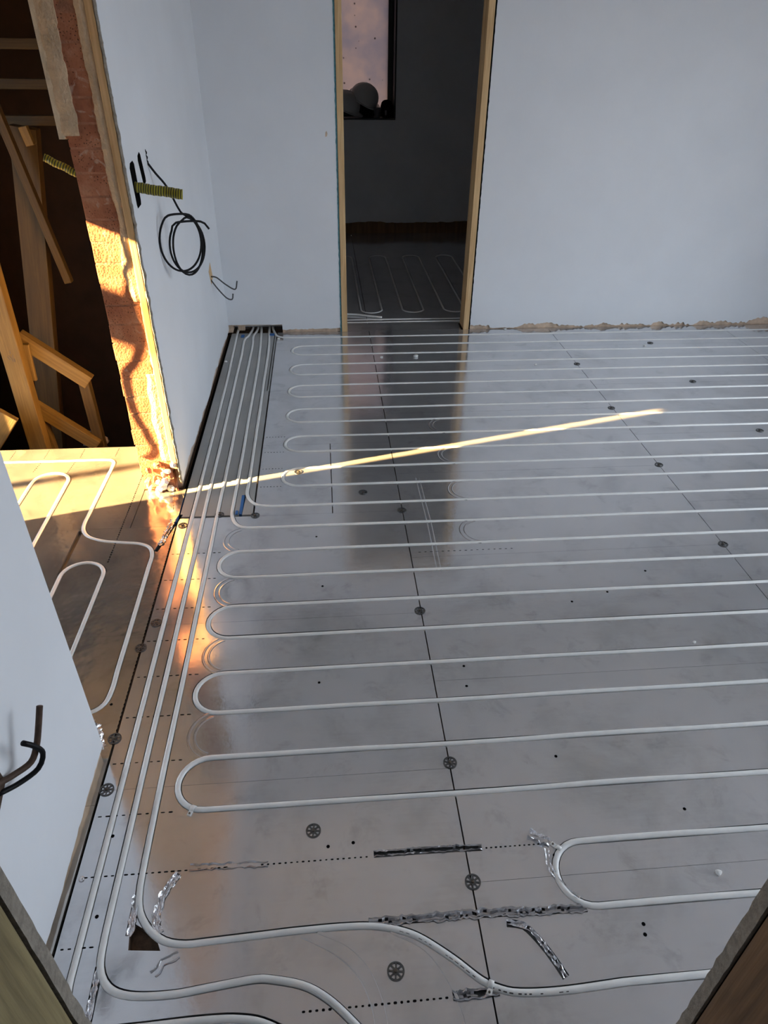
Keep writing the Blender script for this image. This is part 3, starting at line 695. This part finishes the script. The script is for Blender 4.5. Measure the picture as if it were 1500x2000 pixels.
# ------------------------------------------------------------------ side space: window, void and timbers
WXL = -2.05
ws = multi('wall_side', [(WXL-.05, WXL, .25, 2.088, -.12, CH), (WXL-.05, WXL, 2.90, 4.5, -1.3, CH), (WXL-.05, WXL, 2.088, 2.90, -1.3, .16), (WXL-.05, WXL, 2.088, 2.90, 1.64, CH)], M['void']); struct(ws, 'dark outer wall of the side space with the sunny window')
wv_ = multi('wall_void', [(-2.2, -.79, 4.43, 4.5, -1.3, CH), (-2.05, -.80, 2.90, 2.911, -1.3, -.023), (-.80, -.777, 2.93, 4.43, -1.3, CH), (-2.05, -.79, .25, .27, 0, CH)], M['void']); struct(wv_, 'sides of the stairwell void, painted near black for shade')
vf = box('floor_void', -2.05, -.80, 2.911, 4.43, -1.3, -1.2, M['void']); struct(vf, 'bottom of the stairwell void, painted near black for shade')
w2 = empty('window_2', (WXL-.08, 2.5, .16)); struct(w2, 'side window with timber bars')
adopt(box('window_frame', WXL-.09, WXL-.05, 2.088, 2.90, .12, .16, M['wood_y']), w2); adopt(box('window_frame', WXL-.09, WXL-.05, 2.088, 2.90, 1.64, 1.69, M['wood_y']), w2)
def up_sun(x, y, z, X):             # follow the sun ray through (x, y, z) back to the plane X
    t = (X-x)/sdir.x; return (X, y+sdir.y*t, z+sdir.z*t)
caster = empty('shadow_caster', (-5.0, 1.8, -1.6)); tag(caster, 'added board on two poles, unseen outside the side window, casting shadow bands', 'shadow_caster')  # unseen board and poles added to throw shadow bands on wall end and floor
q0 = up_sun(-.657, 2.525, .60, -5.0); q1 = up_sun(-.657, 2.525, .80, -5.0); qp = up_sun(-1.2, 2.625, 0, -5.0)
adopt(box('board', -5.02, -4.98, q0[1], 2.6, q0[2], q1[2], M['wood_y'], None, .003), caster)
for yy in (qp[1], 2.45): adopt(tube('pole', [(-5.06, yy, -1.6), (-5.06, yy, q1[2]+.1)], .028, M['steel'], None, 12), caster)
tf = empty('stair_framing', (-1.45, 3.17, -1.2))
tag(tf, 'rough pine stair framing with sloping rails in the dark stairwell', 'timber frame')
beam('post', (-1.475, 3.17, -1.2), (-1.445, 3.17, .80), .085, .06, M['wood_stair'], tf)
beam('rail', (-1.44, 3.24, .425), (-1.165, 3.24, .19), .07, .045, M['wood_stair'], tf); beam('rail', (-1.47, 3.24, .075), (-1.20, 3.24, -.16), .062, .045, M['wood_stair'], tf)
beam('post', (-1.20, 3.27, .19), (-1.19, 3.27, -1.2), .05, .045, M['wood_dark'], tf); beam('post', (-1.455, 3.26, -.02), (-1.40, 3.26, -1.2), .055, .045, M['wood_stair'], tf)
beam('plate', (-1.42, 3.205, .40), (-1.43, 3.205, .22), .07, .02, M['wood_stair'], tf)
random.seed(9)
for i in range(7):
    x_, z_ = -1.452+random.uniform(-.012, .014), .36+random.uniform(-.022, .022); adopt(beam('stamp_mark', (x_, 3.1392, z_), (x_+random.uniform(-.012, .012), 3.1392, z_+.016), .0025, .001, M['ink'], None, 0, 0), tf)
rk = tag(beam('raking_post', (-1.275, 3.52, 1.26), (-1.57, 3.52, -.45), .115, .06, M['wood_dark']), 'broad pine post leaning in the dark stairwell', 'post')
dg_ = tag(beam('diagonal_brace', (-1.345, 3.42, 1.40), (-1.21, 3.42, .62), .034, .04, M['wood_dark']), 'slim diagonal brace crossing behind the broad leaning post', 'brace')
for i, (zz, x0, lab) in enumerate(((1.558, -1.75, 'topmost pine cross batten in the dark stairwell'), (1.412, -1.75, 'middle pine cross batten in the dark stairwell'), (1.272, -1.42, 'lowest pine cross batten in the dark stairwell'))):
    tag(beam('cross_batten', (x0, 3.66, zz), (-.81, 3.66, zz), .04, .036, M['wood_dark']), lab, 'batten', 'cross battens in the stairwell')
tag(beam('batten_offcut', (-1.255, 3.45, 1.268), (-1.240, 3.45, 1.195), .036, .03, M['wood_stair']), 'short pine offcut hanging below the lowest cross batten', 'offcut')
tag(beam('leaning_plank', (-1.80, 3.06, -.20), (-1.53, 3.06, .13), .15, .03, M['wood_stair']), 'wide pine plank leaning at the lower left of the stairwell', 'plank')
lump('plastic_bag', (-1.305, 3.50, -.27), (.065, .05, .060), M['bag'], 'crumpled pale plastic bag just past the foil floor edge', 'bag', 8., .35)

# ------------------------------------------------------------------ cables and sleeves
XW = -.63
SHADOW = [(-.6836, 1.018), (-.6755, .975), (-.673, .944), (-.6985, .896), (-.713, .853), (-.7145, .790), (-.706, .722), (-.699, .680), (-.745, .575), (-.785, .530), (-.790, .435), (-.781, .36), (-.757, .283), (-.735, .19)]
sl = empty('cable_outlet', (XW, 2.62, 1.12))
def ad(o): return adopt(o, sl)
def slot(y0, z0, y1, z1, w, par, nm='slot'):
    a = Vector((0, y0, z0)); b = Vector((0, y1, z1)); d = (b-a).normalized(); n = Vector((0, -d.z, d.y))*w; v = []
    for c, k in ((a, .8), (a+d*.012, 1), (b-d*.012, 1.05), (b, .6)):
        for s in (-1, 1): q = c+n*s*k; v += [(XW+.0008, q.y, q.z), (XW-.004, q.y, q.z)]
    f = [(i*4, i*4+2, i*4+6, i*4+4) for i in range(3)]+[(i*4+1, i*4+5, i*4+7, i*4+3) for i in range(3)]+[(i*4, i*4+4, i*4+5, i*4+1) for i in range(3)]+[(i*4+2, i*4+3, i*4+7, i*4+6) for i in range(3)]+[(0, 1, 3, 2), (12, 14, 15, 13)]
    return adopt(mk(nm, v, f, M['dark']), par)
slot(2.625, 1.100, 2.615, 1.240, .033, sl); slot(2.765, 1.150, 2.735, 1.250, .024, sl)  # black plates; the shade inside the slots is painted
tag(sl, 'two black slots cut in the left wall around a taped sleeve', 'wall outlet')
def sleeve(name, pts, r, label):
    p0, p1 = Vector(pts[0]), Vector(pts[1]); L = (p1-p0).length
    prof = []; o = tube(name, [(0.004*math.sin(i*.5), 0, L*i/24) for i in range(25)], r, M['tape'], None, 14)
    for k, vt in enumerate(o.data.vertices):
        ring = k//14; s = 1+.06*math.sin(ring*2.1); c = Vector((0.004*math.sin(ring*.5), 0, vt.co.z)); vt.co = c+(vt.co-c)*s
    zax = (p1-p0).normalized(); o.matrix_world = Matrix.Translation(p0) @ zax.to_track_quat('Z', 'Y').to_matrix().to_4x4()
    return tag(o, label, 'cable sleeve', 'taped cable sleeves')
sleeve('cable_sleeve', [(XW-.004, 2.615, 1.163), (-.475, 2.615, 1.140)], .017, 'yellow and black taped sleeve sticking out of the white left wall')
sleeve('cable_sleeve', [(-.792, 2.545, 1.215), (-.885, 2.545, 1.262)], .012, 'yellow and black taped sleeve poking into the dark stairwell')
coil = empty('cable_coil', (XW, 2.86, 1.20)); random.seed(2)
base = [(XW+.001, 2.856, 1.205), (XW+.02, 2.87, 1.17), (XW+.05, 2.89, 1.12), (XW+.075, 2.92, 1.04)]
cpts = list(base); cyc, czc = 2.935, .885
for k in range(1, 44):
    a = R(95-k*24.5); rr_ = .108+.012*math.sin(k*.55)+.008*math.sin(k*.21); tn = k//15; hz = rr_*(.80, .66, .74)[tn]*math.cos(a)+(-.022, .020, .012)[tn]
    cpts.append((XW+.085+hz*.72, 2.90+hz*.55+.012*math.sin(k*.42), .905+rr_*(.98, 1.06, .92)[tn]*math.sin(a)+(.008, -.012, .012)[tn]))
cpts += [(XW+.150, 2.945, .985), (XW+.178, 2.955, .955)]
adopt(tube('cable', catmull(cpts, .012), .0042, M['black'], None, 8), coil)
adopt(tube('twist_end', [(XW+.001+.002*math.sin(i*1.6), 2.856+.002*math.cos(i*1.6), 1.205+.004*i) for i in range(12)], .0028, M['black'], None, 6), coil)
tag(coil, 'loose coil of black cable hanging from the left wall', 'cable coil')
o2 = empty('cable_tails', (XW, 3.97, .51))
adopt(mk('ragged_hole', [(XW+.001, 3.91, .53), (XW+.001, 3.99, .56), (XW+.001, 4.03, .47), (XW+.001, 3.95, .45), (XW-.004, 3.91, .53), (XW-.004, 3.99, .56), (XW-.004, 4.03, .47), (XW-.004, 3.95, .45)], BF, M['wood_z']), o2)
adopt(tube('cable', catmull([(XW-.003, 3.965, .49), (XW+.03, 3.965, .485), (XW+.075, 3.97, .445), (XW+.125, 3.975, .415), (XW+.140, 3.98, .46)], .01), .004, M['grey_cable'], None, 8), o2)
adopt(tube('cable', catmull([(XW-.003, 3.955, .48), (XW+.03, 3.95, .43), (XW+.075, 3.95, .375), (XW+.105, 3.955, .365), (XW+.112, 3.96, .395)], .01), .004, M['grey_cable'], None, 8), o2)
tag(o2, 'pair of thin grey cable tails from a hole in the left wall corner', 'cable')
o3 = empty('cable_tails', (XW, .80, .44))
adopt(mk('ragged_hole', [(XW+.001, .765, .50), (XW+.001, .822, .485), (XW+.001, .828, .43), (XW+.001, .765, .40), (XW-.004, .765, .50), (XW-.004, .822, .485), (XW-.004, .828, .43), (XW-.004, .765, .40)], BF, M['brown_cable']), o3)
adopt(tube('cable', catmull([(XW-.003, .80, .455), (XW+.015, .835, .437), (XW+.035, .865, .432), (XW+.045, .885, .455), (XW+.050, .905, .485), (XW+.055, .925, .52)], .008), .0062, M['brown_cable'], None, 10), o3)
adopt(tube('cable', catmull([(XW-.003, .80, .430), (XW+.02, .832, .415), (XW+.045, .862, .415), (XW+.055, .878, .44), (XW+.050, .870, .472), (XW+.040, .858, .498)], .008), .0052, M['black'], None, 10), o3)
tag(o3, 'two thick brown and black cable ends curling from the near wall', 'cable')
def off_sun(x, z, X=-1.30):         # where a cable must hang for the sun to throw its shadow at (x, z) of the wall end
    t = (X-x)/sdir.x; return (X, 2.525+sdir.y*t, z+sdir.z*t)
hc_pts = [off_sun(-.72, 1.55), off_sun(-.70, 1.2)] + [off_sun(*q) for q in SHADOW]
hc_pts = [(hc_pts[0][0], hc_pts[0][1], 2.40)] + hc_pts + [(hc_pts[-1][0], hc_pts[-1][1]+.012, hc_pts[-1][2]-.05)]
tag(tube('hanging_cable', catmull(hc_pts, .02), .0055, M['brown_cable'], None, 8), 'cable hanging in the side space whose shadow crosses the brick wall end', 'cable')
# blue foam edges and chips
b1 = tag(box('foam_strip', -.378, -.366, 2.316, 2.458, -.0135, .0012, M['blue'], None, .001), 'blue foam strip in the groove beside the bending pipe on the grey board', 'foam strip')
tag(box('foam_scrap', -.393, -.383, 2.312, 2.338, -.0005, .006, M['blue'], None, .002), 'small blue foam scrap inside the pipe bend at the grey board edge', 'foam scrap')
tag(box('foam_scrap', -.365, -.335, 4.36, 4.392, .0002, .006, M['blue'], None, .002), 'blue foam scrap before the pipe hole, right of the rightmost straight pipe', 'foam scrap')
tag(box('foam_scrap', -.548, -.527, 4.335, 4.378, .0002, .006, M['blue'], None, .002), 'blue foam scrap before the pipe hole, between the two leftmost pipes', 'foam scrap')
tag(box('foam_scrap', -.6265, -.6185, 2.28, 2.50, -.018, -.001, M['blue'], None, .001), 'dark blue foam edge along the opening below the wall end', 'foam strip')
random.seed(12)
for (x, y, s, lab) in [(.541, 3.952, .016, 'larger white plaster chip in the doorway reflection'), (.331, 3.955, .009, 'smaller white plaster chip beside the middle seam'), (2.03, 4.065, .010, 'flat white scrap near the far right washer'), (-.60, 3.93, .010, 'white chip in the gap beside the left wall'),
                       (1.144, 1.490, .006, 'tiny white crumb in the right foreground rows'), (.862, .768, .008, 'tiny white crumb inside the short loop at lower right'), (-.305, 4.30, .009, 'white chip beside the far corner of the grey boards'), (1.20, 4.405, .010, 'white chip at the foot of the back wall'), (1.245, 3.79, .008, 'pale crumb left of the farthest right-seam washer')]:
    bm = bmesh.new(); bmesh.ops.create_icosphere(bm, subdivisions=2, radius=s)
    for vt in bm.verts: q = 1+.4*noise.noise(vt.co*90+Vector((x, y, 0))); vt.co = Vector((vt.co.x*q, vt.co.y*q*.8, max(-.3*s, vt.co.z*q*.55)))
    me = bpy.data.meshes.new('plaster_chip'); bm.to_mesh(me); bm.free(); me.materials.append(M['chip'])
    o = bpy.data.objects.new('plaster_chip', me); o.location = (x, y, s*.3+.0003); C.objects.link(o); tag(o, lab, 'chip', 'white plaster chips')

# ------------------------------------------------------------------ daylight portals in the real openings
portal('portal_right', (3.66, 1.6, 1.06), (0, R(90), 0), 2.12, 2.2)
portal('portal_front', (2.25, .32, 1.5), (R(90), 0, 0), 1.9, 1.3)
portal('portal_side', (WXL-.08, 2.525, .90), (0, R(-90), 0), 1.48, .85)
